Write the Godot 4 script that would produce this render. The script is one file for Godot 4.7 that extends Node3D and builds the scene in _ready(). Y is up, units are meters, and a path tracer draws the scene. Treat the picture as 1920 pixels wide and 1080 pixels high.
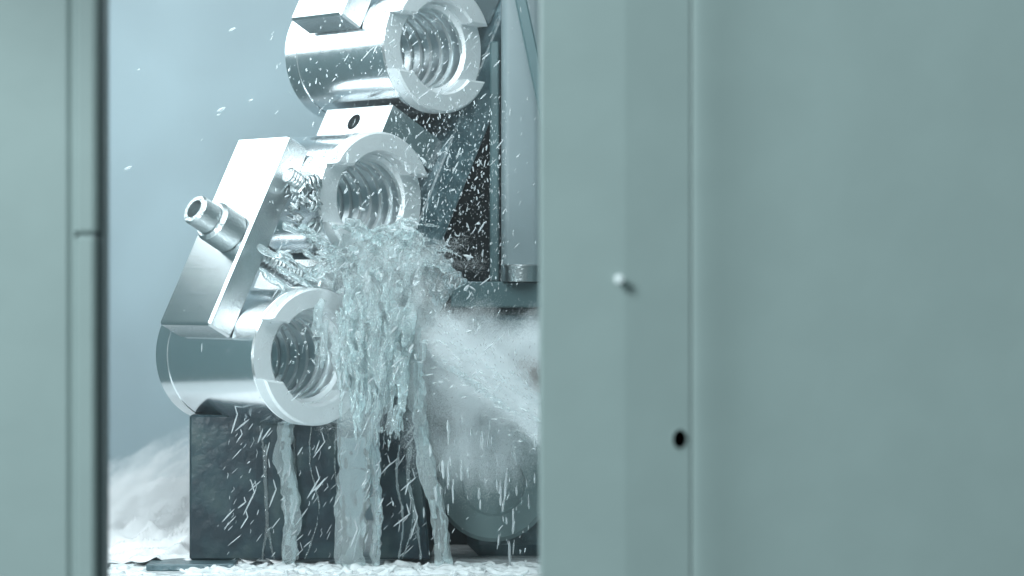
extends Node3D
# A machining fixture flooded with coolant, seen between two sheet metal doors.
# Builders take lengths in "px" (0.4 mm each); U turns them into metres.
const U := 0.0004
const D := 5000.0      # camera distance from the middle workpiece, px
const EYE := 522.0     # camera height above the machine table, px
var rng := RandomNumberGenerator.new()
var M := {}
var taken := {}
var FB := Basis()      # fixture axes: x along the workpiece bores, y up the fixture, z out of its clamping face
var FO := Vector3()    # fixture origin (px)

# ---------------------------------------------------------------- helpers
func W(px: float, py: float, z := 0.0) -> Vector3:   # a spot on the photograph's sight line at depth z, as a world place in px
	var s := (D - z) / D
	return Vector3((px - 960.0) * s, EYE + (540.0 - py) * s, z)

func numbered(n: String) -> String:
	if not taken.has(n):
		taken[n] = 0
		return n
	taken[n] += 1
	return "%s_%03d" % [n, taken[n]]

func tag(o: Node3D, label: String, category := "", group := "", kind := "") -> Node3D:
	if label: o.set_meta("label", label)
	if category: o.set_meta("category", category)
	if group: o.set_meta("group", group)
	if kind: o.set_meta("kind", kind)
	return o

func thing(called: String, label: String, category: String, at: Vector3, basis := Basis(), group := "") -> Node3D:
	var o := Node3D.new()
	o.name = numbered(called)
	add_child(o)
	o.transform = Transform3D(basis, at * U)
	tag(o, label, category, group)
	return o

func newst() -> SurfaceTool:
	var st := SurfaceTool.new()
	st.begin(Mesh.PRIMITIVE_TRIANGLES)
	return st

func obj(called: String, st: SurfaceTool, m: Material, parent: Node3D = null) -> MeshInstance3D:
	st.generate_tangents()
	var o := MeshInstance3D.new()
	o.mesh = st.commit()
	o.material_override = m
	if parent:
		o.name = called
		parent.add_child(o, true)
	else:
		o.name = numbered(called)
		add_child(o)
	return o

func tri(st: SurfaceTool, p: Array, n: Array, uv: Array) -> void:
	var g: Vector3 = (p[1] - p[0]).cross(p[2] - p[0])
	var order := [0, 1, 2] if g.dot(n[0] + n[1] + n[2]) < 0.0 else [0, 2, 1]
	for i in order:
		st.set_normal(n[i])
		st.set_uv(uv[i])
		st.add_vertex(p[i] * U)

func quad(st: SurfaceTool, p: Array, n: Array, uv := [Vector2(0, 0), Vector2(1, 0), Vector2(1, 1), Vector2(0, 1)]) -> void:
	tri(st, [p[0], p[1], p[2]], [n[0], n[1], n[2]], [uv[0], uv[1], uv[2]])
	tri(st, [p[0], p[2], p[3]], [n[0], n[2], n[3]], [uv[0], uv[2], uv[3]])

func flat(st: SurfaceTool, p: Array, outward: Vector3) -> void:
	var n: Vector3 = (p[1] - p[0]).cross(p[2] - p[0]).normalized()
	if n.dot(outward) < 0: n = -n
	var ax := n.abs().max_axis_index()
	var uv := []
	for v in p:
		uv.append(Vector2(v.y, v.z) * 0.01 if ax == 0 else Vector2(v.x, v.z) * 0.01 if ax == 1 else Vector2(v.x, v.y) * 0.01)
	if p.size() == 3:
		tri(st, p, [n, n, n], uv)
	else:
		quad(st, p, [n, n, n, n], uv)

# a box with chamfered edges between two corners, in the frame t
func bx(st: SurfaceTool, lo: Vector3, hi: Vector3, b := 3.0, t := Transform3D()) -> void:
	var c := (lo + hi) * 0.5
	var h := (hi - lo) * 0.5
	b = minf(b, minf(h.x, minf(h.y, h.z)) * 0.9)
	var v := func(s: Vector3, ax: int) -> Vector3:
		var q := Vector3(h.x - b, h.y - b, h.z - b) * s
		q[ax] = h[ax] * s[ax]
		return t * (c + q)
	for ax in 3:
		var i := (ax + 1) % 3
		var j := (ax + 2) % 3
		for s in [-1.0, 1.0]:
			var p := []
			for k in [[-1, -1], [1, -1], [1, 1], [-1, 1]]:
				var q := Vector3()
				q[ax] = s
				q[i] = k[0]
				q[j] = k[1]
				p.append(v.call(q, ax))
			var o := Vector3()
			o[ax] = s
			flat(st, p, t.basis * o)
		for s in [-1.0, 1.0]:
			for r in [-1.0, 1.0]:
				var p := []
				for e in [-1.0, 1.0]:
					var q := Vector3()
					q[ax] = e
					q[i] = s
					q[j] = r
					p.append(v.call(q, i))
					p.append(v.call(q, j))
				var o := Vector3()
				o[i] = s
				o[j] = r
				flat(st, [p[0], p[1], p[3], p[2]], t.basis * o)
	for s in 8:
		var q := Vector3(1 if s & 1 else -1, 1 if s & 2 else -1, 1 if s & 4 else -1)
		flat(st, [v.call(q, 0), v.call(q, 1), v.call(q, 2)], t.basis * q)

func box(called: String, lo: Vector3, hi: Vector3, m: Material, parent: Node3D = null, b := 3.0, t := Transform3D()) -> MeshInstance3D:
	var st := newst()
	bx(st, lo, hi, b, t)
	return obj(called, st, m, parent)

# turned round local z: prof is a list of [z, r]; sharp between segments; inside = a bore
func lathe(st: SurfaceTool, prof: Array, segs := 96, inside := false, t := Transform3D()) -> void:
	for k in prof.size() - 1:
		var a := Vector2(prof[k][0], prof[k][1])
		var b := Vector2(prof[k + 1][0], prof[k + 1][1])
		var d := (b - a).normalized()
		var nn := Vector2(-d.y, d.x)        # (along z, outward)
		if inside: nn = -nn
		if absf(d.x) > 1e-3 and (nn.y < 0) != inside: nn = -nn
		var l := a.distance_to(b)
		for i in segs:
			var p := []
			var n := []
			var uv := []
			for e in [[i, a, 0.0], [i + 1, a, 0.0], [i + 1, b, l], [i, b, l]]:
				var th: float = TAU * e[0] / segs
				var rad := Vector3(cos(th), sin(th), 0)
				p.append(t * (rad * e[1].y + Vector3(0, 0, e[1].x)))
				n.append((t.basis * (rad * nn.y + Vector3(0, 0, nn.x))).normalized())
				uv.append(Vector2(float(e[0]) / segs * 6.0, (e[1].x + e[1].y) * 0.01))
			quad(st, p, n, uv)

# a prism over a polygon in local xy, from z0 to z1, with a chamfer b at z1; sides smooth where the outline turns gently
func prism(st: SurfaceTool, poly: PackedVector2Array, z0: float, z1: float, b := 2.0, t := Transform3D()) -> void:
	if Geometry2D.is_polygon_clockwise(poly): poly.reverse()
	var n := poly.size()
	var en := []
	for i in n:
		var d := (poly[(i + 1) % n] - poly[i]).normalized()
		en.append(Vector2(d.y, -d.x))
	if en[0].dot(poly[0] - (poly[0] + en[0])) > 0:
		pass
	var inn := PackedVector2Array()
	for i in n:
		var m: Vector2 = (en[i] + en[(i + n - 1) % n])
		m = m / maxf(m.length_squared() * 0.5, 0.3)
		inn.append(poly[i] - m * b)
	var ids := Geometry2D.triangulate_polygon(inn)
	for k in range(0, ids.size(), 3):
		flat(st, [t * Vector3(inn[ids[k]].x, inn[ids[k]].y, z1), t * Vector3(inn[ids[k + 1]].x, inn[ids[k + 1]].y, z1), t * Vector3(inn[ids[k + 2]].x, inn[ids[k + 2]].y, z1)], t.basis.z)
	for i in n:
		var j := (i + 1) % n
		var na: Vector2 = en[i]
		var nb: Vector2 = en[i]
		var pa: Vector2 = en[(i + n - 1) % n]
		var nx: Vector2 = en[j]
		if pa.dot(en[i]) > 0.85: na = (pa + en[i]).normalized()
		if nx.dot(en[i]) > 0.85: nb = (nx + en[i]).normalized()
		var na3 := t.basis * Vector3(na.x, na.y, 0)
		var nb3 := t.basis * Vector3(nb.x, nb.y, 0)
		quad(st, [t * Vector3(poly[i].x, poly[i].y, z0), t * Vector3(poly[j].x, poly[j].y, z0), t * Vector3(poly[j].x, poly[j].y, z1 - b), t * Vector3(poly[i].x, poly[i].y, z1 - b)], [na3, nb3, nb3, na3])
		var ca := (na3 + t.basis.z).normalized()
		var cb := (nb3 + t.basis.z).normalized()
		quad(st, [t * Vector3(poly[i].x, poly[i].y, z1 - b), t * Vector3(poly[j].x, poly[j].y, z1 - b), t * Vector3(inn[j].x, inn[j].y, z1), t * Vector3(inn[i].x, inn[i].y, z1)], [ca, cb, cb, ca])

# a tube swept along points with a radius at each
func tube(st: SurfaceTool, pts: Array, rad: Array, segs := 8, squash := 1.0) -> void:
	var rings := []
	var x := Vector3.ZERO
	for i in pts.size():
		var d: Vector3 = (pts[mini(i + 1, pts.size() - 1)] - pts[maxi(i - 1, 0)]).normalized()
		if x == Vector3.ZERO:
			x = d.cross(Vector3(0.3, 0.2, 1)).normalized()
		x = (x - d * x.dot(d)).normalized()
		var y := d.cross(x)
		var ring := []
		for k in segs + 1:
			var th := TAU * k / segs
			ring.append([pts[i] + (x * cos(th) + y * sin(th) * squash) * rad[i], (x * cos(th) * squash + y * sin(th)).normalized()])
		rings.append(ring)
	for i in pts.size() - 1:
		for k in segs:
			var q := [rings[i][k], rings[i][k + 1], rings[i + 1][k + 1], rings[i + 1][k]]
			quad(st, [q[0][0], q[1][0], q[2][0], q[3][0]], [q[0][1], q[1][1], q[2][1], q[3][1]])

func profile_wall(st: SurfaceTool, pts: Array, y0: float, y1: float, smooth := false) -> void:   # an upright folded sheet: pts are (x, z) in px
	var ns := []
	for i in pts.size() - 1:
		var d: Vector2 = (pts[i + 1] - pts[i]).normalized()
		ns.append(Vector2(-d.y, d.x) if true else d)
	for i in pts.size() - 1:
		var na: Vector2 = ns[i]
		var nb: Vector2 = ns[i]
		if smooth:
			if i > 0: na = (ns[i - 1] + ns[i]).normalized()
			if i < ns.size() - 1: nb = (ns[i + 1] + ns[i]).normalized()
		var a3 := Vector3(na.x, 0, na.y)
		var b3 := Vector3(nb.x, 0, nb.y)
		var p: Vector2 = pts[i]
		var q: Vector2 = pts[i + 1]
		quad(st, [Vector3(p.x, y0, p.y), Vector3(q.x, y0, q.y), Vector3(q.x, y1, q.y), Vector3(p.x, y1, p.y)], [a3, b3, b3, a3], [Vector2(p.x, y0) * 0.01, Vector2(q.x, y0) * 0.01, Vector2(q.x, y1) * 0.01, Vector2(p.x, y1) * 0.01])

# liquid: capsules [p, q, rp, rq] melted together on a grid and meshed as surface nets
func liquid(st: SurfaceTool, bones: Array, cell: float, k: float, amp := 0.0, freq := Vector3.ONE, sd := 1, zs := 1.0) -> int:
	if zs != 1.0:
		var sq := []
		for b in bones: sq.append([b[0] * Vector3(1, 1, zs), b[1] * Vector3(1, 1, zs), b[2], b[3]])
		bones = sq
	var lo := Vector3(1e9, 1e9, 1e9)
	var hi := -lo
	var mar := k * 3.0 + cell * 2.0
	for b in bones:
		for e in 2:
			var r: Vector3 = Vector3.ONE * (b[2 + e] + mar)
			lo = lo.min(b[e] - r)
			hi = hi.max(b[e] + r)
	var nx := int((hi.x - lo.x) / cell) + 2
	var ny := int((hi.y - lo.y) / cell) + 2
	var nz := int((hi.z - lo.z) / cell) + 2
	var f := PackedFloat32Array()
	f.resize(nx * ny * nz)
	var ik := 1.0 / k
	for b in bones:
		var p: Vector3 = b[0]
		var q: Vector3 = b[1]
		var rp: float = b[2]
		var rq: float = b[3]
		var r := Vector3.ONE * (maxf(rp, rq) + k * 3.0)
		var l := ((p.min(q) - r - lo) / cell).floor()
		var h := ((p.max(q) + r - lo) / cell).ceil()
		var d := q - p
		var dd := 1.0 / maxf(d.length_squared(), 1e-6)
		for iz in range(maxi(int(l.z), 0), mini(int(h.z), nz - 1) + 1):
			for iy in range(maxi(int(l.y), 0), mini(int(h.y), ny - 1) + 1):
				var at := (iz * ny + iy) * nx
				for ix in range(maxi(int(l.x), 0), mini(int(h.x), nx - 1) + 1):
					var v := lo + Vector3(ix, iy, iz) * cell - p
					var s := clampf(v.dot(d) * dd, 0.0, 1.0)
					var e := (v - d * s).length() - lerpf(rp, rq, s)
					if e < k * 3.0:
						f[at + ix] += exp(-e * ik)
	var noise := FastNoiseLite.new()
	noise.seed = sd
	noise.noise_type = FastNoiseLite.TYPE_SIMPLEX
	noise.fractal_octaves = 2
	noise.frequency = 1.0
	for iz in nz:
		for iy in ny:
			var at := (iz * ny + iy) * nx
			for ix in nx:
				var g := f[at + ix]
				if g <= 0.0:
					f[at + ix] = 3.0 * k
				else:
					g = -k * log(g)
					if amp > 0.0 and absf(g) < amp * 2.0 + cell * 2.0:
						g += amp * noise.get_noise_3dv((lo + Vector3(ix, iy, iz) * cell) * freq)
					f[at + ix] = g
	var vid := {}
	var vs := []
	var nrm := []
	var step := [1, nx, nx * ny]
	var corners := [0, 1, nx, nx + 1, nx * ny, nx * ny + 1, nx * ny + nx, nx * ny + nx + 1]
	for iz in nz - 1:
		for iy in ny - 1:
			var at := (iz * ny + iy) * nx
			for ix in nx - 1:
				var id := at + ix
				var inside := 0
				for c in corners:
					if f[id + c] < 0.0: inside += 1
				if inside == 0 or inside == 8: continue
				var sum := Vector3()
				var cnt := 0
				for a in 8:
					for ax in 3:
						if a & (1 << ax): continue
						var b2 := a | (1 << ax)
						var fa := f[id + corners[a]]
						var fb := f[id + corners[b2]]
						if (fa < 0.0) != (fb < 0.0):
							var tt := fa / (fa - fb)
							var va := Vector3(a & 1, (a >> 1) & 1, (a >> 2) & 1)
							va[ax] += tt
							sum += va
							cnt += 1
				sum /= cnt
				vid[id] = vs.size()
				vs.append(lo + (Vector3(ix, iy, iz) + sum) * cell)
				var g3 := Vector3()
				for a in 8:
					var w := (sum.x if a & 1 else 1.0 - sum.x) + 0.2
					var fa := f[id + corners[a]]
					g3.x += fa * (1.0 if a & 1 else -1.0)
					g3.y += fa * (1.0 if a & 2 else -1.0)
					g3.z += fa * (1.0 if a & 4 else -1.0)
				nrm.append(g3.normalized())
	var first := 0
	for i in vs.size():
		st.set_normal((nrm[i] * Vector3(1, 1, zs)).normalized())
		st.set_uv(Vector2(vs[i].x, vs[i].y) * 0.01)
		st.add_vertex(vs[i] * U * Vector3(1, 1, 1.0 / zs))
	for id in vid:
		for ax in 3:
			var o1: int = step[(ax + 1) % 3]
			var o2: int = step[(ax + 2) % 3]
			if (f[id] < 0.0) == (f[id + step[ax]] < 0.0): continue
			if not (vid.has(id - o1) and vid.has(id - o2) and vid.has(id - o1 - o2)): continue
			var q := [vid[id], vid[id - o1], vid[id - o1 - o2], vid[id - o2]]
			var g: Vector3 = (vs[q[1]] - vs[q[0]]).cross(vs[q[2]] - vs[q[0]])
			var order := [0, 1, 2, 0, 2, 3] if g.dot(nrm[q[0]] + nrm[q[1]] + nrm[q[2]]) < 0.0 else [0, 2, 1, 0, 3, 2]
			for o in order: st.add_index(first + q[o])
	return vs.size()

func liquid_obj(called: String, bones: Array, cell: float, k: float, m: Material, parent: Node3D, amp := 0.0, freq := Vector3.ONE, sd := 1, zs := 1.0) -> MeshInstance3D:
	var st := newst()
	liquid(st, bones, cell, k, amp, freq, sd, zs)
	var o := MeshInstance3D.new()
	o.mesh = st.commit()
	o.material_override = m
	if parent:
		o.name = called
		parent.add_child(o, true)
	else:
		o.name = numbered(called)
		add_child(o)
	return o

func noise_tex(freq: float, oct := 4, normal := false, strength := 4.0, sd := 1, ramp: Gradient = null, size := 512) -> NoiseTexture2D:
	var n := FastNoiseLite.new()
	n.seed = sd
	n.frequency = freq
	n.noise_type = FastNoiseLite.TYPE_SIMPLEX_SMOOTH
	n.fractal_octaves = oct
	var t := NoiseTexture2D.new()
	t.width = size
	t.height = size
	t.noise = n
	t.seamless = true
	t.as_normal_map = normal
	t.bump_strength = strength
	if ramp: t.color_ramp = ramp
	return t

func ramp(stops: Array) -> Gradient:
	var g := Gradient.new()
	var o := PackedFloat32Array()
	var c := PackedColorArray()
	for s in stops:
		o.append(s[0])
		c.append(s[1])
	g.offsets = o
	g.colors = c
	return g

func grey(v: float) -> Color:
	return Color(v, v, v)

func mat(lin: Color, rough: float, metal := 0.0, spec := 0.5) -> StandardMaterial3D:
	var m := StandardMaterial3D.new()
	var a := lin.a
	m.albedo_color = lin.linear_to_srgb()
	m.albedo_color.a = a
	m.roughness = rough
	m.metallic = metal
	m.metallic_specular = spec
	return m

func tri_map(m: StandardMaterial3D, per_metre: float) -> void:
	m.uv1_triplanar = true
	m.uv1_scale = Vector3.ONE * per_metre

func normal_on(m: StandardMaterial3D, t: Texture2D, s: float) -> void:
	m.normal_enabled = true
	m.normal_texture = t
	m.normal_scale = s

func materials() -> void:
	# painted sheet of the doors
	var m := mat(Color(0.345, 0.415, 0.402), 0.45)
	m.albedo_texture = noise_tex(0.01, 4, false, 1, 3, ramp([[0.3, grey(0.985)], [0.7, grey(1.0)]]))
	normal_on(m, noise_tex(0.02, 5, true, 2.0, 4), 0.12)
	tri_map(m, 3.0)
	M.paint = m
	M.seal = mat(Color(0.12, 0.15, 0.155), 0.6)
	m = mat(Color(0.37, 0.495, 0.545), 0.5)
	m.albedo_texture = noise_tex(0.006, 3, false, 1, 7, ramp([[0.3, grey(0.93)], [0.7, grey(1.0)]]))
	tri_map(m, 1.2)
	M.wall = m
	M.side_wall = mat(Color(0.13, 0.21, 0.22), 0.5)
	M.table = mat(Color(0.78, 0.82, 0.83), 0.16)
	normal_on(M.table, noise_tex(0.02, 4, true, 8.0, 9), 0.5)
	tri_map(M.table, 6.0)
	# turned metal of the workpieces: fine grooves run round it
	var lines := FastNoiseLite.new()
	lines.seed = 5
	lines.frequency = 0.25
	var im := Image.create(64, 512, false, Image.FORMAT_RGB8)
	for y in 512:
		var v := 0.5 + 0.5 * lines.get_noise_2d(0, y)
		for x in 64:
			im.set_pixel(x, y, grey(clampf(v + 0.06 * lines.get_noise_2d(x * 3.0, y), 0, 1)))
	var nm: Image = im.duplicate()
	nm.convert(Image.FORMAT_RGBA8)
	nm.bump_map_to_normal_map(1.0)
	m = mat(Color(0.80, 0.84, 0.86), 0.22, 1.0)
	normal_on(m, ImageTexture.create_from_image(nm), 0.09)
	m.uv1_scale = Vector3(1, 1, 1)
	m.roughness_texture = noise_tex(0.012, 4, false, 1, 14, ramp([[0.3, grey(0.85)], [0.7, grey(1.0)]]))
	m.roughness = 0.21
	M.turned = m
	M.bore = mat(Color(0.58, 0.65, 0.67), 0.38, 1.0)
	M.ridge = mat(Color(0.8, 0.84, 0.85), 0.42, 1.0)
	m = mat(Color(0.72, 0.77, 0.785), 0.55, 0.65)
	normal_on(m, noise_tex(0.05, 4, true, 6.0, 15), 0.14)
	tri_map(m, 14.0)
	M.milled = m
	m = mat(Color(0.60, 0.64, 0.65), 0.24, 1.0)
	normal_on(m, noise_tex(0.05, 5, true, 7.0, 16), 0.2)
	tri_map(m, 46.0)
	M.ground = m
	m = mat(Color(0.5, 0.55, 0.56), 0.35, 1.0)
	normal_on(m, noise_tex(0.05, 4, true, 6.0, 17), 0.4)
	tri_map(m, 14.0)
	M.bolt = m
	m = mat(Color(0.75, 0.75, 0.75), 0.36, 0.0, 0.42)
	m.albedo_texture = noise_tex(0.006, 6, false, 1, 21, ramp([[0.33, Color(0.012, 0.03, 0.042).linear_to_srgb()], [0.52, Color(0.02, 0.048, 0.06).linear_to_srgb()], [0.8, Color(0.042, 0.075, 0.082).linear_to_srgb()]]))
	normal_on(m, noise_tex(0.02, 5, true, 8.0, 22), 0.22)
	tri_map(m, 7.0)
	M.black_steel = m
	m = mat(Color(1, 1, 1), 0.3, 0.0, 0.6)
	m.albedo_texture = noise_tex(0.01, 5, false, 1, 31, ramp([[0.3, Color(0.045, 0.09, 0.105).linear_to_srgb()], [0.7, Color(0.105, 0.17, 0.19).linear_to_srgb()]]))
	normal_on(m, noise_tex(0.03, 5, true, 10.0, 32), 0.35)
	tri_map(m, 8.0)
	M.plate = m
	M.pin = mat(Color(0.85, 0.88, 0.88), 0.3)
	M.hub = mat(Color(0.16, 0.235, 0.24), 0.35)
	M.brown = mat(Color(0.20, 0.165, 0.15), 0.5)
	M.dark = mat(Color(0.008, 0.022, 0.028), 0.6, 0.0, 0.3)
	M.ledge = mat(Color(0.07, 0.13, 0.14), 0.4)
	M.rail = mat(Color(0.20, 0.26, 0.275), 0.4)
	M.hole = mat(Color(0.006, 0.006, 0.007), 0.9)
	# milky coolant
	m = mat(Color(0.86, 0.96, 0.97, 0.12), 0.06)
	m.transparency = BaseMaterial3D.TRANSPARENCY_ALPHA
	m.refraction_enabled = true
	m.refraction_scale = 0.029
	M.water = m
	m = mat(Color(0.86, 0.96, 0.97, 0.16), 0.16)
	m.transparency = BaseMaterial3D.TRANSPARENCY_ALPHA
	m.refraction_enabled = true
	m.refraction_scale = 0.018
	M.film = m
	m = mat(Color(0.84, 0.90, 0.91, 0.8), 0.12)
	m.transparency = BaseMaterial3D.TRANSPARENCY_ALPHA
	m.refraction_enabled = true
	m.refraction_scale = 0.033
	M.milk = m
	M.froth = mat(Color(0.93, 0.95, 0.96), 0.22)
	M.foam = mat(Color(0.85, 0.925, 0.945), 0.3)
	m = mat(Color(0.85, 0.92, 0.94, 0.35), 0.04)
	m.transparency = BaseMaterial3D.TRANSPARENCY_ALPHA
	m.refraction_enabled = true
	m.refraction_scale = 0.033
	M.drop = m

# ---------------------------------------------------------------- things
func area(called: String, at: Vector3, to: Vector3, size: Vector2, energy: float, color: Color, label: String) -> void:
	var t := Transform3D(Basis(), at * U).looking_at(to * U, Vector3.UP if absf((to - at).normalized().y) < 0.95 else Vector3.FORWARD)
	var o := thing(called, label, "lamp", at, t.basis)
	var s := size / U
	var k := Vector3(s.x, s.y, 0) * 0.5
	box("housing", Vector3(-k.x - 20, -k.y - 20, 8), Vector3(k.x + 20, k.y + 20, 60), M.paint, o, 6)
	var g := mat(Color(0.9, 0.9, 0.9), 0.5)
	g.emission_enabled = true
	g.emission = color
	g.emission_energy_multiplier = 0.6
	box("lamp_glass", Vector3(-k.x, -k.y, 2), Vector3(k.x, k.y, 7), g, o, 1)
	var l := AreaLight3D.new()
	l.name = "light"
	l.area_size = size
	l.light_energy = energy
	l.light_color = color
	l.shadow_enabled = true
	l.area_range = 20.0
	o.add_child(l)

func lug_outline(r0: float, r1: float, h: float) -> PackedVector2Array:
	var p := PackedVector2Array()
	var a1 := asin(h / r1)
	var a0 := asin(h / r0)
	for i in 29: p.append(Vector2.from_angle(lerpf(a1, PI - a1, i / 28.0)) * r1)
	for i in 25: p.append(Vector2.from_angle(lerpf(PI - a0, a0, i / 24.0)) * r0)
	return p

func sleeve(label: String) -> Node3D:
	var o := thing("threaded_sleeve", label, "sleeve", FO, Basis(), "threaded sleeves clamped up the fixture")
	var st := newst()
	lathe(st, [[-303, 120], [-297, 126], [-262, 126], [-261, 124.6], [-257, 124.6], [-256, 126], [-3, 126], [0, 123]], 128)
	lathe(st, [[-303, 77], [-303, 120]], 128)
	obj("sleeve_body", st, M.turned, o)
	st = newst()
	lathe(st, [[0, 123], [0, 84], [-7, 77]], 128)
	obj("end_face", st, M.milled, o)
	st = newst()
	lathe(st, [[-7, 77], [-300, 77]], 128, true)
	obj("bore", st, M.bore, o)
	for s in 2:
		st = newst()
		prism(st, lug_outline(87, 126, 54), -0.6, 30, 4.0, Transform3D(Basis(Vector3(0, 0, 1), PI * s), Vector3()))
		obj("lug", st, M.milled, o)
	st = newst()
	var pitch := 29.0
	var n := 64
	# thread crest: a narrow ridge wound round the bore
	for i in int(9.5 * n):
		var q := []
		for e in 2:
			var th: float = TAU * (i + e) / n
			var z := -6.0 - pitch * (i + e) / n
			var rad := Vector3(cos(th), sin(th), 0)
			q.append([rad, z])
		var sec := [[-2.6, 77.2], [-1.0, 72.5], [1.0, 72.5], [2.6, 77.2]]
		for k in 3:
			var da := Vector2(sec[k + 1][0] - sec[k][0], sec[k + 1][1] - sec[k][1]).normalized()
			var nn := Vector2(da.y, -da.x)
			if k == 1: nn = Vector2(0, -1)
			var p := []
			var nr := []
			for e in [[0, k], [1, k], [1, k + 1], [0, k + 1]]:
				var rad: Vector3 = q[e[0]][0]
				p.append(rad * sec[e[1]][1] + Vector3(0, 0, q[e[0]][1] + sec[e[1]][0]))
				nr.append((rad * nn.y + Vector3(0, 0, nn.x)).normalized())
			quad(st, p, nr)
	obj("thread_ridge", st, M.ridge, o)
	return o

func hex(st: SurfaceTool, r: float, z0: float, z1: float, t: Transform3D) -> void:
	var p := PackedVector2Array()
	for i in 6: p.append(Vector2.from_angle(TAU * i / 6.0) * r)
	prism(st, p, z0, z1, 3.0, t)

func threaded_rod(st: SurfaceTool, r: float, z0: float, z1: float, pitch: float, t: Transform3D) -> void:
	var prof := []
	var z := z0
	while z < z1:
		prof.append([z, r * 0.86])
		prof.append([z + pitch * 0.45, r])
		prof.append([z + pitch * 0.55, r])
		z += pitch
	prof.append([z1, r * 0.86])
	prof.append([z1, 0.01])
	lathe(st, prof, 32, false, t)

func _ready() -> void:
	rng.seed = 11
	# camera
	var cam := Camera3D.new()
	cam.name = "camera"
	cam.position = Vector3(0, EYE, D) * U
	cam.near = 0.05
	cam.far = 30.0
	var lens := CameraAttributesPhysical.new()
	lens.frustum_focal_length = 12.0 / (540.0 / D)
	lens.frustum_focus_distance = (D - 60.0) * U
	lens.frustum_near = 0.05
	lens.frustum_far = 30.0
	lens.exposure_aperture = 8.2
	cam.attributes = lens
	add_child(cam)
	# surroundings' dim even light and exposure
	var we := WorldEnvironment.new()
	we.name = "environment"
	var env := Environment.new()
	env.background_mode = Environment.BG_COLOR
	env.background_color = Color(0.165, 0.225, 0.235).linear_to_srgb()
	env.tonemap_mode = Environment.TONE_MAPPER_LINEAR
	env.tonemap_exposure = 1.0
	env.sdfgi_enabled = true
	env.ssao_enabled = true
	env.ssil_enabled = true
	env.volumetric_fog_enabled = true
	env.volumetric_fog_density = 0.0
	we.environment = env
	add_child(we)
	materials()
	# lamps
	var warm := Color(1.0, 0.985, 0.96)
	var cool := Color(0.90, 0.98, 1.0)
	var white := Color(0.945, 0.985, 1.0)
	area("machine_lamp", Vector3(-1180, 1190, -200), Vector3(-250, 480, -60), Vector2(0.34, 0.5), 0.22, white, "broad work lamp on the side wall inside the machine")
	area("ceiling_lamp", Vector3(-150, 1750, 450), Vector3(-250, 0, -300), Vector2(0.5, 0.3), 0.125, white, "flat lamp under the roof of the machine")
	area("machine_lamp", Vector3(-340, 1580, 1250), Vector3(-450, 200, -400), Vector2(0.4, 0.3), 0.28, white, "square work lamp inside the machine above the door with the pin")
	area("machine_lamp", Vector3(-960, 520, 1150), Vector3(-680, 220, -700), Vector2(0.14, 0.16), 0.185, white, "small work lamp low inside the machine behind the jointed door")
	area("hall_lamp", Vector3(-3000, 3200, 5200), Vector3(100, 500, 1500), Vector2(0.64, 0.64), 4.7, cool, "square hall lamp high above the machine doors")
	area("hall_lamp", Vector3(-1050, 1420, 1950), Vector3(-640, 800, 1500), Vector2(0.3, 0.1), 0.02, white, "slim hall lamp close above the door with the jointed edge")

	FB = Basis(Vector3(0.682, 0, 0.731), Vector3(0.341, 0.884, -0.318), Vector3(-0.646, 0.466, 0.603)).orthonormalized()
	FO = W(696, 374, 0)
	setting()
	doors()
	fixture()
	machine_behind()
	coolant()

func setting() -> void:
	# enclosure round the fixture
	for a in [["table", Vector3(-1250, -60, -1000), Vector3(1100, 0, 900), M.table],
			["back_wall", Vector3(-1250, -60, -1040), Vector3(1100, 1900, -1003), M.wall],
			["side_wall", Vector3(-1290, -60, -1040), Vector3(-1253, 1900, 1380), M.side_wall],
			["side_wall", Vector3(1103, -60, -1040), Vector3(1140, 1900, 1380), M.side_wall]]:
		var o := box(a[0], a[1], a[2], a[3], null, 2)
		o.set_meta("kind", "structure")

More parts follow.
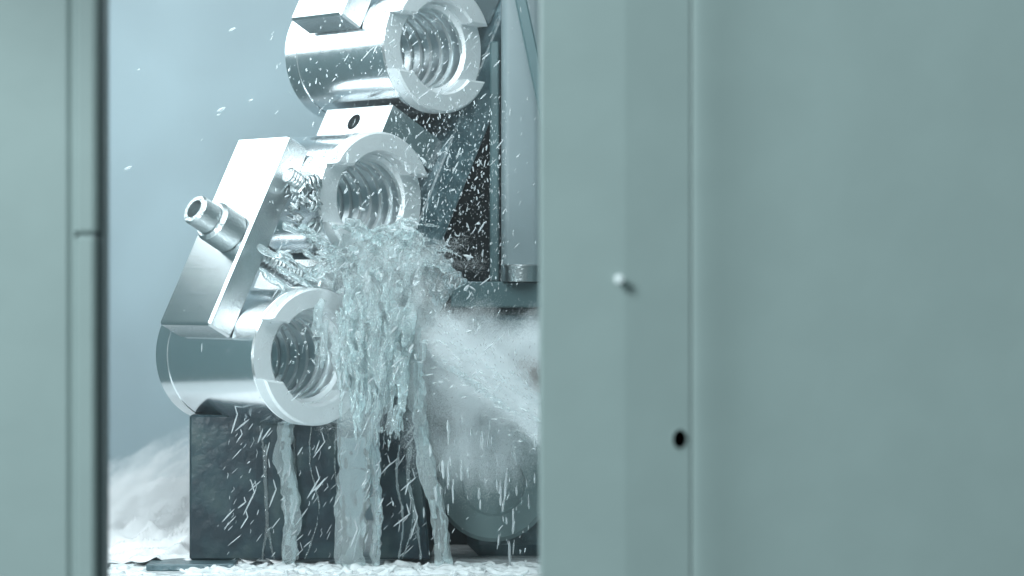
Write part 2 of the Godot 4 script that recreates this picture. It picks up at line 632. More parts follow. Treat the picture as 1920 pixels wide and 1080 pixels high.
func doors() -> void:
	var z := 1500.0
	var s := (D - z) / D
	var X := func(px: float) -> float: return (px - 960.0) * s
	var Y := func(py: float) -> float: return EYE + (540.0 - py) * s
	var y0: float = Y.call(1500.0)
	var y1: float = Y.call(-900.0)
	# the door whose edge strip is jointed
	var o := thing("machine_door", "pale grey sheet metal door with a jointed edge strip", "door", Vector3(X.call(60), y0, z))
	var off := Transform3D(Basis(), -Vector3(X.call(60), y0, z))
	box("door_panel", Vector3(X.call(-900), y0, z - 60), Vector3(X.call(132), y1, z), M.paint, o, 5, off)
	box("seam_strip", Vector3(X.call(132), y0, z - 60), Vector3(X.call(140), y1, z - 4), M.paint, o, 1, off)
	box("edge_strip", Vector3(X.call(140), Y.call(439.5), z - 60), Vector3(X.call(181), y1, z + 2), M.paint, o, 5, off)
	box("edge_strip", Vector3(X.call(140), y0, z - 60), Vector3(X.call(179), Y.call(441), z), M.paint, o, 5, off)
	box("rubber_seal", Vector3(X.call(178), y0, z - 70), Vector3(X.call(190), y1, z - 14), M.seal, o, 3, off)
	# the door with the pin and the hole
	o = thing("machine_door", "grey green sheet metal door with a pin and a small round hole", "door", Vector3(X.call(1500), y0, z))
	off = Transform3D(Basis(), -Vector3(X.call(1500), y0, z))
	var st := newst()
	var zz := [z - 70, z + 34, z + 40, z + 40, z + 30, z + 10]
	var xs := [1012, 1012, 1016, 1170, 1291, 1292]
	# frame strip: edge, flat face (two facets), return
	var P := []
	for i in 6: P.append(Vector2(X.call(xs[i]), zz[i]))
	var pl := func(a: Array, sm := false) -> SurfaceTool:
		var t := newst()
		var q := []
		for v in a: q.append(v - Vector2(X.call(1500), z))
		profile_wall(t, q, 0, y1 - y0, sm)
		return t
	var w_st: SurfaceTool = pl.call([P[0], P[1], P[2], P[3]])
	obj("frame_strip", w_st, M.paint, o)
	# facet with the hole
	st = newst()
	var hx := 1272.0
	var hy := 821.0
	var onf := func(px: float, py: float) -> Vector3:
		var tt := (px - 1170.0) / 121.0
		return Vector3(X.call(px) - X.call(1500), Y.call(py) - y0, lerpf(40, 30, tt))
	var fn: Vector3 = (onf.call(1291, 0) - onf.call(1170, 0)).cross(onf.call(1170, 0) - onf.call(1170, 10)).normalized()
	if fn.z < 0: fn = -fn
	var N := 48
	var liner := newst()
	for i in N:
		var rimq := []
		var outq := []
		for e in [i, i + 1]:
			var th: float = TAU * e / N
			var c := cos(th)
			var sn := sin(th)
			rimq.append(Vector2(hx + 13.5 * c, hy + 18.0 * sn))
			var k: float = minf((1291.0 - hx) / c if c > 1e-6 else ((1170.0 - hx) / c if c < -1e-6 else 1e9), 100.0 / maxf(absf(sn), 1e-6))
			outq.append(Vector2(hx + k * c, hy + k * sn))
		flat(st, [onf.call(rimq[0].x, rimq[0].y), onf.call(rimq[1].x, rimq[1].y), onf.call(outq[1].x, outq[1].y), onf.call(outq[0].x, outq[0].y)], fn)
		var a: Vector3 = onf.call(rimq[0].x, rimq[0].y)
		var b: Vector3 = onf.call(rimq[1].x, rimq[1].y)
		var ctr: Vector3 = onf.call(hx, hy)
		flat(liner, [a, b, b + Vector3(0, 0, -50), a + Vector3(0, 0, -50)], ctr - a)
		flat(liner, [a + Vector3(0, 0, -50), b + Vector3(0, 0, -50), ctr + Vector3(0, 0, -50)], Vector3(0, 0, 1))
	# corner fill of the rectangle round the hole
	for cx in [1170.0, 1291.0]:
		for cy in [-1.0, 1.0]:
			var th0 := atan2(cy * 100.0, cx - hx)
			var i0: int = int(floor(fposmod(th0, TAU) / TAU * N))
			var q := []
			for e in [i0, i0 + 1]:
				var th: float = TAU * e / N
				var c := cos(th)
				var sn := sin(th)
				var k: float = minf((1291.0 - hx) / c if c > 1e-6 else ((1170.0 - hx) / c if c < -1e-6 else 1e9), 100.0 / maxf(absf(sn), 1e-6))
				q.append(Vector2(hx + k * c, hy + k * sn))
			flat(st, [onf.call(q[0].x, q[0].y), onf.call(cx, hy + cy * 100.0), onf.call(q[1].x, q[1].y)], fn)
	for r in [[-900.0, hy - 100.0], [hy + 100.0, 1500.0]]:
		flat(st, [onf.call(1170, r[0]), onf.call(1291, r[0]), onf.call(1291, r[1]), onf.call(1170, r[1])], fn)
	w_st = pl.call([P[4], P[5]])
	obj("frame_strip", st, M.paint, o)
	obj("strip_return", w_st, M.paint, o)
	obj("hole", liner, M.hole, o)
	st = newst()
	var rp := []
	var rr := []
	for i in 49:
		var th := TAU * i / 48.0
		rp.append(onf.call(hx + 14.2 * cos(th), hy + 18.7 * sin(th)) + Vector3(0, 0, 0.3))
		rr.append(1.1)
	tube(st, rp, rr, 6)
	obj("hole_rim", st, M.paint, o)
	w_st = pl.call([Vector2(X.call(1290), z + 18), Vector2(X.call(1293), z + 18), Vector2(X.call(1294), z + 28), Vector2(X.call(1297), z + 29), Vector2(X.call(1312), z + 28.2), Vector2(X.call(1330), z + 26), Vector2(X.call(1350), z + 22.5), Vector2(X.call(1372), z + 19), Vector2(X.call(1396), z + 16), Vector2(X.call(1425), z + 13.5), Vector2(X.call(1470), z + 11.5), Vector2(X.call(1530), z + 11), Vector2(X.call(2700), z + 11)], true)
	obj("door_panel", w_st, M.paint, o)
	st = newst()
	var pc := Vector3(X.call(1158) - X.call(1500), Y.call(524) - y0, 40)
	lathe(st, [[-2, 5.0], [13, 5.0]], 24, false, Transform3D(Basis(), pc))
	lathe(st, [[13, 5.6], [14, 6.8], [17, 6.8], [19, 5.4], [20.5, 0.01]], 32, false, Transform3D(Basis(), pc))
	obj("pin", st, M.pin, o)

func fixture() -> void:
	var FBo := FB
	var t := FB
	var o := thing("clamping_fixture", "dark steel fixture plate leaning back behind the sleeves", "fixture", FO, FB)
	box("backing_plate", Vector3(-330, -400, -200), Vector3(-6, 900, -127), M.plate, o, 3)
	# seat blocks between the sleeves; the upper one shows a round hole
	for k in [-1, 0, 1]:
		var st := newst()
		var yb: float = 330.0 * k + 132.0
		if k == 0:
			# face with a drilled hole
			var hc := Vector2(-126, yb + 33)
			var n := 40
			for i in n:
				var rim := []
				var out := []
				for e in [i, i + 1]:
					var th: float = TAU * e / n
					var c := cos(th)
					var sn := sin(th)
					rim.append(Vector3(hc.x + 17 * c, hc.y + 17 * sn, 17))
					var kk := minf(99.0 / maxf(absf(c), 1e-6), 32.0 / maxf(absf(sn), 1e-6))
					out.append(Vector3(hc.x + kk * c, hc.y + kk * sn, 17))
				flat(st, [rim[0], rim[1], out[1], out[0]], Vector3(0, 0, 1))
				flat(st, [rim[0], rim[1], rim[1] - Vector3(0, 0, 60), rim[0] - Vector3(0, 0, 60)], Vector3(hc.x, hc.y, 17) - rim[0])
				flat(st, [rim[0] - Vector3(0, 0, 60), rim[1] - Vector3(0, 0, 60), Vector3(hc.x, hc.y, -43)], Vector3(0, 0, 1))
			for sx in [-1.0, 1.0]:
				for sy in [-1.0, 1.0]:
					var th0 := fposmod(atan2(sy * 32.0, sx * 99.0), TAU)
					var i0: int = int(floor(th0 / TAU * n))
					var q := []
					for e in [i0, i0 + 1]:
						var th: float = TAU * e / n
						var kk := minf(99.0 / maxf(absf(cos(th)), 1e-6), 32.0 / maxf(absf(sin(th)), 1e-6))
						q.append(Vector3(hc.x + kk * cos(th), hc.y + kk * sin(th), 17))
					flat(st, [q[0], Vector3(hc.x + sx * 99.0, hc.y + sy * 32.0, 17), q[1]], Vector3(0, 0, 1))
			for a in [[Vector3(-225, yb + 1, 0), Vector3(-27, yb + 1, 0)], [Vector3(-27, yb + 1, 0), Vector3(-27, yb + 65, 0)], [Vector3(-27, yb + 65, 0), Vector3(-225, yb + 65, 0)], [Vector3(-225, yb + 65, 0), Vector3(-225, yb + 1, 0)]]:
				var mid: Vector3 = (a[0] + a[1]) * 0.5 - Vector3(hc.x, hc.y, 0)
				flat(st, [a[0] + Vector3(0, 0, 17), a[1] + Vector3(0, 0, 17), a[1] - Vector3(0, 0, 126), a[0] - Vector3(0, 0, 126)], mid)
		else:
			bx(st, Vector3(-225, yb + 1, -126), Vector3(-27, yb + 65, 17), 3)
		obj("seat_block", st, M.ground, o)
	# sleeves
	var sb := Basis(Vector3(0.731, 0, -0.682), Vector3(0, 1, 0), Vector3(0.682, 0, 0.731)).orthonormalized()
	sb = sb * Basis(Vector3(0, 0, 1), deg_to_rad(-5))
	var s0 := sleeve("steel sleeve half swamped by coolant behind the clamp bar with the bolt")
	s0.transform = Transform3D(sb, FO * U)
	var names := ["topmost threaded steel sleeve, its bore and slotted end bare of coolant", "lowest threaded steel sleeve, resting on the black base block"]
	var k := 0
	for d in [332.0, -330.0]:
		var c: Node3D = s0.duplicate()
		c.name = numbered("threaded_sleeve")
		add_child(c)
		c.transform = Transform3D(sb * Basis(Vector3(0, 0, 1), deg_to_rad(1.5 if k == 0 else -3.0)), (FO + FB.y * d) * U)
		c.set_meta("label", names[k])
		k += 1
	# clamp bars
	var cb := thing("clamp_bar", "bright steel clamp bar with a socket screw, bridging two sleeves", "clamp", FO + FB * Vector3(-142, -161, 126), FB, "clamp bars")
	box("bar", Vector3(-77, -198, 0), Vector3(77, 198, 57), M.ground, cb, 4)
	var cb2 := thing("clamp_bar", "cut off clamp bar over the topmost sleeve, its dark underside showing", "clamp", FO + FB * Vector3(-142, 499, 126), FB, "clamp bars")
	box("bar", Vector3(-77, -198, 0), Vector3(77, 198, 57), M.ground, cb2, 4)
	# the screw through the clamp bar
	var at := Vector3(-110, -172, 126)
	var sc := thing("socket_screw", "socket head cap screw standing out of the clamp bar", "screw", FO + FB * at, FB)
	var st := newst()
	lathe(st, [[112, 26], [114, 29], [150, 29], [154, 26.5]], 48)
	lathe(st, [[154, 26.5], [154, 18]], 48)
	lathe(st, [[154, 18], [124, 17]], 48, true)
	lathe(st, [[124, 17], [124, 0.01]], 48)
	obj("screw_head", st, M.bolt, sc)
	st = newst()
	lathe(st, [[57.5, 37], [60, 39], [106, 39], [113, 34], [113, 24]], 48)
	obj("washer", st, M.bolt, sc)
	st = newst()
	threaded_rod(st, 21, -240, 58, 9, Transform3D())
	obj("shank", st, M.bolt, sc)
	# a second stud with its nut, half hidden by the bar and the coolant
	var st_at := Vector3(-38, -40, 126)
	var sd := thing("threaded_stud", "short threaded stud with hexagon nut beside the clamp bar under the splash", "stud", FO + FB * st_at, FB)
	st = newst()
	threaded_rod(st, 15, -4, 40, 7, Transform3D())
	obj("stud", st, M.bolt, sd)
	st = newst()
	hex(st, 27, -4, 16, Transform3D())
	obj("nut", st, M.bolt, sd)
	# swarf curls caught beside the bar
	for i in 7:
		var c := W(530 + rng.randf() * 80, 330 + rng.randf() * 100, 95 + rng.randf() * 30)
		st = newst()
		var pts := []
		var rad := []
		var axis := Vector3(rng.randf_range(-1, 1), rng.randf_range(-1, 0.3), rng.randf_range(-.4, .6)).normalized()
		var ex := axis.cross(Vector3(0.2, 0.4, 1)).normalized()
		var ey := axis.cross(ex)
		var rr := rng.randf_range(7, 15)
		var turns := rng.randf_range(1.5, 3.5)
		for j in int(turns * 14):
			var th := TAU * j / 14.0
			pts.append((ex * cos(th) + ey * sin(th)) * rr + axis * (j * rr * 0.05))
			rad.append(4.2 if j > 0 else 0.5)
		tube(st, pts, rad, 6, 0.35)
		var ch := obj("metal_chip", st, M.bolt)
		ch.position = c * U
		tag(ch, "curled steel chip caught beside the clamp bar in the splash", "chip", "curled chips beside the clamp bar")
	# upright base under the leaning plate
	var b0 := W(355, 1055, 20)
	var b := thing("base_block", "black steel base block under the lowest sleeve, streaked with coolant", "block", Vector3((W(355, 0, 20).x + W(642, 0, 20).x) * 0.5, 0, 20))
	var h := W(0, 778, 20).y
	var hw := (W(642, 0, 20).x - W(355, 0, 20).x) * 0.5
	box("block", Vector3(-hw, 14, -260), Vector3(hw, h, 0), M.black_steel, b, 4)
	box("foot_plate", Vector3(-hw - 72, 0.5, -300), Vector3(-hw + 90, 13, 66), M.plate, b, 2)
	var b2 := thing("base_block", "narrow black pillar standing between the coolant streams", "block", Vector3((W(708, 0, 10).x + W(806, 0, 10).x) * 0.5, 14, 10))
	hw = (W(806, 0, 10).x - W(708, 0, 10).x) * 0.5
	var p4 := PackedVector2Array([Vector2(-hw, 0), Vector2(hw, 0), Vector2(hw - 36, 400), Vector2(-hw + 6, 400)])
	st = newst()
	prism(st, p4, -250, 0, 4)
	obj("pillar", st, M.black_steel, b2)

func machine_behind() -> void:
	# ledge with the upright rail
	var z := -160.0
	var y0 := W(0, 528, z).y
	var y1 := W(0, 577, z).y
	var x0 := W(845, 0, z).x
	var o := thing("rail_bracket", "dark green steel ledge carrying the pale upright rail", "ledge", Vector3(x0 + 150, 0, z))
	box("ledge", Vector3(-150, y1, -260), Vector3(500, y0, 0), M.ledge, o, 3)
	box("apron", Vector3(-120, 0, -250), Vector3(500, y1, -14), M.plate, o, 24)
	var hub := newst()
	var hc := W(925, 905, z) - Vector3(x0 + 150, 0, z)
	lathe(hub, [[-14, 112], [26, 112], [34, 104], [34, 62], [26, 58], [26, 0.01]], 64, false, Transform3D(Basis(), hc))
	obj("round_hub", hub, M.hub, o)
	var c := W(978, 0, z - 70)
	var r := thing("guide_rail", "pale rounded upright rail with a flanged foot on the ledge", "rail", Vector3(c.x, y0, z - 70))
	var poly := PackedVector2Array()
	for i in 4:
		var cc := Vector2(22 if i in [0, 3] else -22, 30 if i in [0, 1] else -30)
		for k in 9: poly.append(cc + Vector2.from_angle(PI * 0.5 * i + PI * 0.5 * k / 8.0) * 18)
	var st := newst()
	prism(st, poly, 0, 560, 2, Transform3D(Basis(Vector3(1, 0, 0), -PI / 2), Vector3()))
	obj("rail", st, M.rail, r)
	st = newst()
	lathe(st, [[0, 36], [30, 36], [33, 33], [33, 10]], 40, false, Transform3D(Basis(Vector3(1, 0, 0), -PI / 2), Vector3(-2, 0, 62)))
	obj("foot_bolt", st, M.bolt, r)
	box("side_strip", Vector3(-62, 0, -30), Vector3(-44, 470, 20), M.ledge, r, 3)
	# diagonal brace seen above the rail
	var a := W(985, 40, -120)
	var e := W(1040, 300, -120)
	var d := (e - a).normalized()
	var bs := Basis(d.cross(Vector3(0, 0, 1)).normalized(), d, Vector3(0, 0, 1))
	bs.x = bs.y.cross(bs.z)
	var br := thing("brace", "grey diagonal brace crossing in front of the rail top", "brace", a, bs)
	box("bar", Vector3(-11, -300, -20), Vector3(11, 320, 20), M.ledge, br, 3)
	# brownish fitting half lost in the spray
	var fa := W(1075, 640, 60)
	var fe := W(985, 712, 110)
	var fd := (fe - fa).normalized()
	var fx := fd.cross(Vector3.UP).normalized()
	var ft := thing("hose_fitting", "brownish grey hose fitting half lost in the spray beside the door edge", "fitting", fa, Basis(fx, fd.cross(fx), fd))
	st = newst()
	var fl := fa.distance_to(fe)
	lathe(st, [[0, 30], [fl - 30, 30], [fl - 30, 36], [fl - 4, 36], [fl, 32], [fl, 16]], 40)
	obj("fitting_body", st, M.brown, ft)
	# dark cover behind the fixture plate
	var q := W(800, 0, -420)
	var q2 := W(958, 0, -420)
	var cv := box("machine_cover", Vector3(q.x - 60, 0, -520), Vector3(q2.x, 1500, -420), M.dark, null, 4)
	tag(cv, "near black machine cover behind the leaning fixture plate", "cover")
	var rw := box("machine_cover", Vector3(q2.x + 4, 0, -560), Vector3(q2.x + 700, 1600, -480), M.rail, null, 4)
	tag(rw, "pale machine cover behind the upright rail", "cover")

# ---------------------------------------------------------------- coolant
func path(pts: Array, r0: float, r1: float, wob: float, n := 14, jit := 0.3) -> Array:
	var cv := Curve3D.new()
	for p in pts: cv.add_point(p)
	for i in range(1, pts.size() - 1):
		var d: Vector3 = (pts[i + 1] - pts[i - 1]) * 0.2
		cv.set_point_in(i, -d)
		cv.set_point_out(i, d)
	var l := cv.get_baked_length()
	var bones := []
	var last: Vector3
	var lr := 0.0
	for i in n + 1:
		var p := cv.sample_baked(l * i / n) + Vector3(rng.randf_range(-1, 1), 0, rng.randf_range(-1, 1)) * wob
		var r := lerpf(r0, r1, float(i) / n) * rng.randf_range(1.0 - jit, 1.0 + jit * 0.8)
		if i > 0: bones.append([last, p, lr, r])
		last = p
		lr = r
	return bones

func coolant() -> void:
	# splash over the mouth of the middle sleeve: a body of liquid with fingers thrown off it
	var bones := []
	for i in 22:
		var c := Vector2(rng.randf_range(630, 790), rng.randf_range(435, 505))
		var z := rng.randf_range(50, 80)
		bones += path([W(c.x, c.y, z), W(c.x + rng.randf_range(10, 30), c.y + rng.randf_range(-4, 16), z + 4), W(c.x + rng.randf_range(20, 60), c.y + rng.randf_range(0, 34), z)], rng.randf_range(7, 13), rng.randf_range(4, 8), 2.0, 5)
	for i in 110:
		var a := rng.randf_range(0, TAU)
		var c := Vector2(700, 480) + Vector2(rng.randfn() * 50, rng.randfn() * 24)
		var l := rng.randf_range(40, 110)
		var v := Vector2(cos(a) * l, sin(a) * l * 0.6)
		var z := rng.randf_range(60, 110)
		var r := rng.randf_range(1.6, 4.5)
		bones += path([W(c.x, c.y, z), W(c.x + v.x * 0.5, c.y + v.y * 0.5 - 6, z + 12), W(c.x + v.x, c.y + v.y + 8, z + rng.randf_range(0, 40))], r, r * 0.4, 2.0, 8)
	for i in 14:     # runs along the screw shank and over the bar
		var y := rng.randf_range(410, 530)
		var x := rng.randf_range(470, 600)
		var r := rng.randf_range(2, 5)
		var z := rng.randf_range(95, 125)
		bones += path([W(x, y, z), W(x + 30, y + 18, z + 5), W(x + rng.randf_range(50, 90), y + rng.randf_range(30, 56), z)], r, r * 0.6, 2, 8)
	for i in 14:     # film over the upper half of the lowest mouth
		var x := rng.randf_range(590, 680)
		var y := rng.randf_range(550, 640)
		bones += path([W(x, y, 142), W(x - 4, y + 30, 146), W(x + rng.randf_range(-16, 6), y + rng.randf_range(60, 120), 148)], rng.randf_range(2, 5), 1.5, 2, 8)
	liquid_obj("splash", bones, 2.4, 2.6, M.water, tag_thing("coolant_splash", "clear coolant splash bursting over the middle sleeve mouth and the screw", "splash", W(700, 480, 80)), 4.0, Vector3(0.022, 0.022, 0.022), 5, 1.3)
	# curtain that falls from the splash past the lowest sleeve: torn sheets
	bones = []
	var nz := FastNoiseLite.new()
	nz.seed = 4
	nz.frequency = 1.0
	for sheet in 3:
		for i in 34:
			var x := 642.0 + i * 4.2 + rng.randf_range(-2, 2)
			var last := Vector3()
			var yst := 450.0 + sheet * 40.0 + 50.0 * rng.randf()
			var yend := rng.randf_range(600, 840) + (40.0 if x > 700 else 0.0)
			for j in 60:
				var y := yst + j * 8.0
				if y > yend: break
				var xx := x + (y - 480.0) * 0.07 * (705.0 - x) / 70.0 + 12.0 * nz.get_noise_2d(y * 0.016, x * 0.05 + sheet * 3.0)
				var z := 96.0 + (y - 480.0) * 0.2 + sheet * 22.0 + 16.0 * nz.get_noise_2d(x * 0.03 + sheet * 5.0, y * 0.008)
				var p := W(xx, y, z)
				var hole := nz.get_noise_3d(x * 0.04, y * 0.012, sheet * 7.0)
				var rr := (2.5 + 3.0 * hole) * smoothstep(0.0, 90.0, yend - y + 12.0)
				if j > 0 and hole > -0.12: bones.append([last, p, rr, rr])
				last = p
	for i in 60:
		var x := rng.randf_range(630, 795)
		var ya := rng.randf_range(560, 700)
		var z := rng.randf_range(120, 175)
		var l := rng.randf_range(40, 140)
		bones += path([W(x, ya, z), W(x + rng.randf_range(-6, 6), ya + l * 0.5, z), W(x + rng.randf_range(-14, 10), ya + l, z)], rng.randf_range(1.2, 3.2), rng.randf_range(0.9, 2), 1.5, 9)
	liquid_obj("curtain", bones, 2.3, 1.9, M.water, tag_thing("coolant_curtain", "ragged curtain of coolant falling in front of the lowest sleeve mouth", "curtain", W(710, 650, 120)), 3.0, Vector3(0.05, 0.014, 0.03), 6, 2.4)
	# separate streams
	var streams := [
		["thin coolant stream running down the face of the black block", [W(538, 792, 30), W(532, 860, 34), W(545, 930, 34), W(543, 1052, 40)], 15, 12, 3],
		["wide coolant stream pouring down between block and pillar", [W(662, 760, 80), W(664, 860, 60), W(660, 960, 50), W(655, 1056, 60)], 28, 30, 4],
		["narrow glinting stream along the pillar edge", [W(712, 760, 90), W(700, 830, 60), W(705, 940, 50), W(702, 1056, 50)], 9, 8, 4],
		["smooth stream slanting past the pillar to the table", [W(776, 560, 90), W(776, 690, 110), W(796, 850, 80), W(822, 970, 70), W(832, 1062, 70)], 12, 16, 2],
	]
	for s in streams:
		var t := tag_thing("coolant_stream", s[0], "stream", s[1][0])
		var bs := path(s[1], s[2], s[3], s[4], 18, 0.18)
		for i in 3:
			var sh := []
			for p in s[1]: sh.append(p + Vector3(rng.randf_range(-0.8, 0.8) * s[2], 0, rng.randf_range(2, 8)))
			bs += path(sh, s[2] * 0.3, s[3] * 0.25, 1.0, 16, 0.3)
		liquid_obj("stream", bs, 2.6, 2.4, M.film, t, 4.5, Vector3(0.03, 0.007, 0.02), 8, 5.0)
	# thin rivulets wandering down the block faces
	var rv := []
	for i in 8:
		var x := rng.randf_range(430, 640) if i < 5 else rng.randf_range(716, 790)
		var y := rng.randf_range(785, 860)
		var r := rng.randf_range(1.2, 3.0)
		rv += path([W(x, y, 21), W(x + rng.randf_range(-8, 8), lerpf(y, 1050, 0.3), 21), W(x + rng.randf_range(-14, 14), lerpf(y, 1050, 0.65), 21), W(x + rng.randf_range(-18, 18), 1050, 21)], r, r * 0.8, 1.0, 26, 0.4)
	var rvo := liquid_obj("coolant_rivulets", rv, 2.2, 1.6, M.water, null)
	tag(rvo, "thin coolant rivulets wandering down the black block and pillar faces", "rivulets", "", "stuff")
	# the jet from the nozzle side: a core of liquid in a sheath of spray
	var jt := tag_thing("coolant_jet", "broad milky coolant jet shooting at the sleeves from the nozzle side", "jet", W(1000, 760, 200))
	bones = []
	for i in 12:
		var o := Vector3(rng.randf_range(-10, 10), rng.randf_range(-22, 22), rng.randf_range(-16, 16))
		var a := rng.randf_range(0.0, 0.55)
		var pts := []
		for e in [a, a + 0.2, a + 0.4]:
			var p: Vector3 = W(1130, 880, 260).lerp(W(800, 610, 110), e) + o * (1.0 + e)
			pts.append(p)
		bones += path(pts, rng.randf_range(2, 5), rng.randf_range(1, 3), 1.5, 8)
	liquid_obj("jet", bones, 3.6, 4.0, M.water, jt, 4.0, Vector3(0.014, 0.03, 0.03), 9)
	# sheet thrown up where the jet strikes
	bones = []
	for i in 22:
		var a := rng.randf_range(-0.5, 1.0)
		bones += path([W(795, 600, 100), W(805 + a * 40, 540, 90 + rng.randf_range(-20, 20)), W(815 + a * 60, 470 + absf(a) * 60, 90)], 11, 3, 3, 8)
	liquid_obj("spout", bones, 3.0, 3.4, M.water, jt, 4.0, Vector3(0.03, 0.03, 0.03), 10)
	mist()
	foam()
	drops()

func tag_thing(called: String, label: String, category: String, at: Vector3) -> Node3D:
	var o := thing(called, label, category, Vector3.ZERO)
	return o

func spray_of(called: String, label: String, category: String, group: String, tf: Array, m: Material, mesh: Mesh = null) -> void:
	if mesh == null:
		var ms := SphereMesh.new()
		ms.radius = 1.0
		ms.height = 2.0
		ms.radial_segments = 8
		ms.rings = 4
		mesh = ms
	var mm := MultiMesh.new()
	mm.transform_format = MultiMesh.TRANSFORM_3D
	mm.mesh = mesh
	mm.instance_count = tf.size()
	for i in tf.size(): mm.set_instance_transform(i, tf[i])
	var o := MultiMeshInstance3D.new()
	o.multimesh = mm
	o.material_override = m
	o.name = numbered(called)
	add_child(o)
	tag(o, label, category, group, "stuff")

func puff_mesh(n: int, size: float) -> Mesh:   # a puff of very fine droplets, one unit across its soft middle
	var st := SurfaceTool.new()
	st.begin(Mesh.PRIMITIVE_TRIANGLES)
	var ax := [Vector3(1, 0, 0), Vector3(0, 1, 0), Vector3(0, 0, 1)]
	for i in n:
		var c := Vector3(rng.randfn(), rng.randfn(), rng.randfn()) * 0.5
		var r := size * rng.randf_range(0.6, 1.4)
		for k in 8:
			var x: Vector3 = ax[0] * (1.0 if k & 1 else -1.0)
			var y: Vector3 = ax[1] * (1.0 if k & 2 else -1.0)
			var z: Vector3 = ax[2] * (1.0 if k & 4 else -1.0)
			var q := [x, y, z]
			var g: Vector3 = (y - x).cross(z - x)
			if g.dot(x + y + z) > 0: q = [x, z, y]
			for v in q:
				st.set_normal(v)
				st.add_vertex(c + v * r)
	return st.commit()

func puff(c: Vector3, d: Vector3, across: float, along: float) -> Transform3D:
	var t := droplet(c, d, across, along)
	t.basis = t.basis * Basis(Vector3(0, 1, 0), rng.randf() * TAU)
	return t

func droplet(c: Vector3, d: Vector3, r: float, l: float) -> Transform3D:
	var y := d.normalized()
	var x := y.cross(Vector3(0.1, 0.2, 1)).normalized()
	return Transform3D(Basis(x * r * U, y * l * U, x.cross(y) * r * U), c * U)

func ball() -> Vector3:   # a spot in a soft ball
	var v := Vector3(2, 0, 0)
	while v.length() > 1.15: v = Vector3(rng.randfn(), rng.randfn(), rng.randfn()) * 0.5
	return v

func mist() -> void:
	# fine spray: sheath of the jet, the fan above it and the cloud that drifts off
	var tf := []
	var jd := (W(800, 610, 110) - W(1130, 880, 260))
	for i in 900:
		var e := rng.randf()
		var b := ball()
		var c := W(1130, 880, 260) + jd * e + b * lerpf(38, 54, e)
		tf.append(puff(c, jd + b * 60, rng.randf_range(9, 16), rng.randf_range(30, 60)))
	for i in 1000:
		var b := ball()
		tf.append(puff(W(885, 690, 60) + Vector3(b.x * 105, b.y * 100, b.z * 90), Vector3(b.x, 1, 0), rng.randf_range(14, 26), rng.randf_range(20, 40)))
	for i in 420:
		var b := ball()
		var e := rng.randf()
		tf.append(puff(W(1050, 630, 130).lerp(W(890, 710, 100), e) + b * lerpf(60, 45, e), Vector3(-1, -0.8, 0), rng.randf_range(12, 20), rng.randf_range(30, 50)))
	for i in 420:
		var b := ball()
		tf.append(puff(W(895, 830, 30) + Vector3(b.x * 130, b.y * 85, b.z * 70), Vector3(0.1 * b.x, 1, 0), rng.randf_range(10, 20), rng.randf_range(25, 55)))
	for i in 160:
		var b := ball()
		tf.append(puff(W(740, 500, 100) + Vector3(b.x * 150, b.y * 90, b.z * 60), b + Vector3(0.1, 0, 0), rng.randf_range(12, 24), rng.randf_range(12, 40)))
	for i in 260:
		tf.append(puff(W(rng.randf_range(600, 800), rng.randf_range(470, 800), rng.randf_range(110, 170)), Vector3(rng.randf_range(-.2, .2), 1, 0), rng.randf_range(7, 14), rng.randf_range(20, 60)))
	var hz := FogVolume.new()
	hz.name = "chamber_haze"
	hz.shape = RenderingServer.FOG_VOLUME_SHAPE_BOX
	hz.size = Vector3(2300, 1600, 1500) * U
	hz.position = Vector3(-70, 802, -230) * U
	var hm := FogMaterial.new()
	hm.density = 0.18
	hm.albedo = Color(0.93, 0.97, 0.98)
	hz.material = hm
	add_child(hz)
	tag(hz, "thin coolant haze filling the machine behind the doors", "haze", "", "stuff")
	spray_of("coolant_mist", "pale cloud of fine coolant spray round the jet", "mist", "", tf, M.foam, puff_mesh(700, 0.0098))

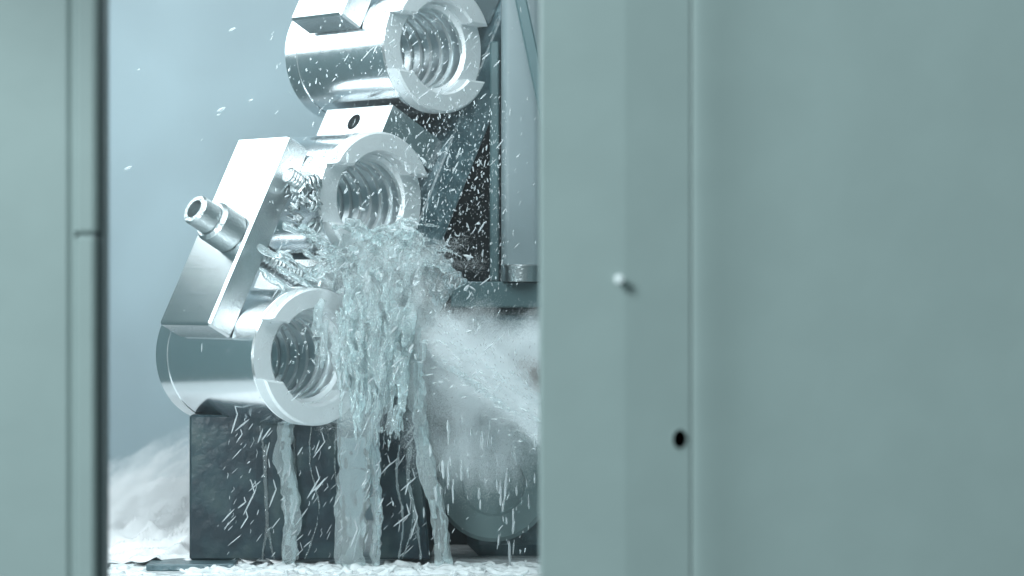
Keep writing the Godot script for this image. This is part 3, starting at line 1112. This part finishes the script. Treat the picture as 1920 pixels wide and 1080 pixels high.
func foam() -> void:
	# churning white foam heaped against the block, far side
	var st := newst()
	var n1 := FastNoiseLite.new()
	n1.seed = 3
	n1.frequency = 1.0
	n1.fractal_octaves = 2
	n1.fractal_type = FastNoiseLite.FRACTAL_RIDGED
	var nx := 110
	var nz := 90
	var P := []
	for j in nz + 1:
		for i in nx + 1:
			var x := lerpf(-900, -420, float(i) / nx)
			var z := lerpf(-560, 20, float(j) / nz)
			var along := (x + 900.0) / 480.0
			var back := clampf((-z + 20.0) / 480.0, 0, 1)
			var h := 8.0 + 120.0 * smoothstep(0.1, 1.0, back) * lerpf(0.35, 1.0, along)
			var q := Vector3(x * 0.6 + z * 0.3, z * 0.6 - x * 0.35, 0)
			h += (14.0 + 46.0 * back) * (n1.get_noise_2d((x * 0.9 - z * 0.2) * 0.006, (z * 1.0 + x * 0.8) * 0.011) - 0.1)
			P.append(Vector3(x, maxf(h, 4.0), z))
	for j in nz:
		for i in nx:
			for k in [[0, nx + 2, 1], [0, nx + 1, nx + 2]]:
				for q in k:
					st.set_smooth_group(0)
					st.add_vertex(P[j * (nx + 1) + i + q] * U)
	st.index()
	st.generate_normals()
	var o := MeshInstance3D.new()
	o.mesh = st.commit()
	o.material_override = M.froth
	o.name = "coolant_foam"
	add_child(o)
	var tf := []
	for i in 6500:
		var b := ball()
		var e := rng.randf()
		var c := Vector3(lerpf(-960, -520, e) + b.x * 40, lerpf(30, 150, e) + b.y * lerpf(60, 140, e), -300 + b.z * 170)
		if c.y < 6: continue
		var lump := n1.get_noise_3d((c.x * 0.75 - c.y) * 0.012, (c.x + c.y * 0.75) * 0.003, c.z * 0.004)
		if lump < -0.02 + 0.12 * rng.randf(): continue
		tf.append(puff(c, Vector3(1, 0.75 + b.x * 0.4, 0), rng.randf_range(5, 9), rng.randf_range(16, 40)))
	spray_of("foam_spray", "white spray flung up from the foam behind the black block", "spray", "", tf, M.froth, puff_mesh(700, 0.0115))
	tag(o, "churning white coolant foam heaped behind the black block", "foam", "", "stuff")
	# froth along the table
	var bones := []
	for i in 520:
		var px := rng.randf_range(180, 1020)
		var z := rng.randf_range(-20, 150)
		var p := Vector3(W(px, 0, z).x, rng.randf_range(-2, 2), z)
		if px < 352 and px > 270 and z > 20: continue
		bones.append([p, p + Vector3(rng.randf_range(-30, 30), rng.randf_range(-3, 9), rng.randf_range(-10, 10)), rng.randf_range(2, 5), rng.randf_range(1.5, 4)])
	var fr := liquid_obj("coolant_froth", bones, 3.0, 3.4, M.milk, null, 1.2, Vector3(0.06, 0.06, 0.06), 12)
	tag(fr, "low white froth washing over the table round the blocks", "froth", "", "stuff")

func drops() -> void:
	var tf := []
	var put := func(c: Vector3, d: Vector3, r: float, l: float) -> void: tf.append(droplet(c, d, r, l))
	# fine spray before the fixture plate and the dark cover
	for i in 1700:
		var px := rng.randf_range(730, 950)
		var py := rng.randf_range(190, 560)
		var r := 0.4 + 1.4 * pow(rng.randf(), 6.0)
		put.call(W(px, py, rng.randf_range(-40, 120)), Vector3(rng.randf_range(-.5, .5), 1, 0), r, r * rng.randf_range(1, 4.0))
	# slanting threads of water down the black blocks
	for i in 170:
		var px := rng.randf_range(420, 800)
		var py := rng.randf_range(790, 1050)
		var z := rng.randf_range(30, 120)
		var r := 0.5 + 1.3 * pow(rng.randf(), 2.5)
		var l := r * rng.randf_range(4, 17)
		var d := Vector3(rng.randf_range(0.1, 1.3), 1, 0).normalized()
		put.call(W(px, py, z), d, r, l)
		if rng.randf() < 0.4:     # some threads bend
			put.call(W(px, py, z) + d * l * 0.8 + Vector3(-0.25, 0.9, 0) * l * 0.45, Vector3(-0.25, 0.9, 0), r * 0.8, l * 0.55)
	for i in 80:
		var px := rng.randf_range(800, 1005)
		var py := rng.randf_range(790, 1040)
		var r := 0.8 + 2.6 * pow(rng.randf(), 3.0)
		put.call(W(px, py, rng.randf_range(30, 140)), Vector3(rng.randf_range(-.1, .1), 1, 0), r, r * rng.randf_range(3, 11))
	for i in 420:
		var px := rng.randf_range(480, 940)
		var py := rng.randf_range(20, 760)
		if px < 640 - (py - 100) * 0.4: continue
		var r := 0.45 + 0.9 * pow(rng.randf(), 3.0)
		put.call(W(px, py, rng.randf_range(130, 230)), Vector3(rng.randf_range(0.1, 1.4), 1, 0), r, r * rng.randf_range(2, 13))
	for i in 500:
		var e := rng.randf()
		var b := ball()
		var r := 0.5 + 1.3 * pow(rng.randf(), 3.0)
		put.call(W(1060, 820, 240).lerp(W(800, 610, 110), e) + b * 75.0, Vector3(-0.77 + b.x, 0.6 + b.y, 0), r, r * rng.randf_range(1.5, 6))
	# spatter round the splash and the sleeves
	for i in 520:
		var px := rng.randf_range(500, 900)
		var py := rng.randf_range(280, 700)
		var r := 0.7 + 2.4 * pow(rng.randf(), 4.0)
		put.call(W(px, py, rng.randf_range(110, 190)), Vector3(rng.randf_range(-1, 1), rng.randf_range(-1, 1), 0), r, r * rng.randf_range(1, 3.5))
	for i in 260:
		var px := 200.0 + 805.0 * pow(rng.randf(), 0.35)
		var py := rng.randf_range(10, 1040)
		var r := 0.5 + 1.2 * pow(rng.randf(), 4.0)
		put.call(W(px, py, rng.randf_range(100, 260)), Vector3(rng.randf_range(-.2, 1.2), 1, 0), r, r * rng.randf_range(2, 9))
	for i in 420:
		var px := rng.randf_range(540, 900)
		var py := rng.randf_range(10, 200)
		var r := 0.5 + 1.4 * pow(rng.randf(), 4.0)
		put.call(W(px, py, rng.randf_range(20, 60)), Vector3(rng.randf_range(-.6, .6), 1, 0), r, r * rng.randf_range(1, 3.0))
	for a in [[435, 55, 8], [415, 205, 10], [240, 315, 9], [470, 188, 6], [410, 215, 5], [260, 130, 4]]:
		put.call(W(a[0], a[1], 60), Vector3(1, 0.5, 0), a[2] * 0.3, a[2] * 0.9)
	spray_of("coolant_spray", "flying coolant droplets and threads round the sleeves and blocks", "spray", "", tf, M.drop)
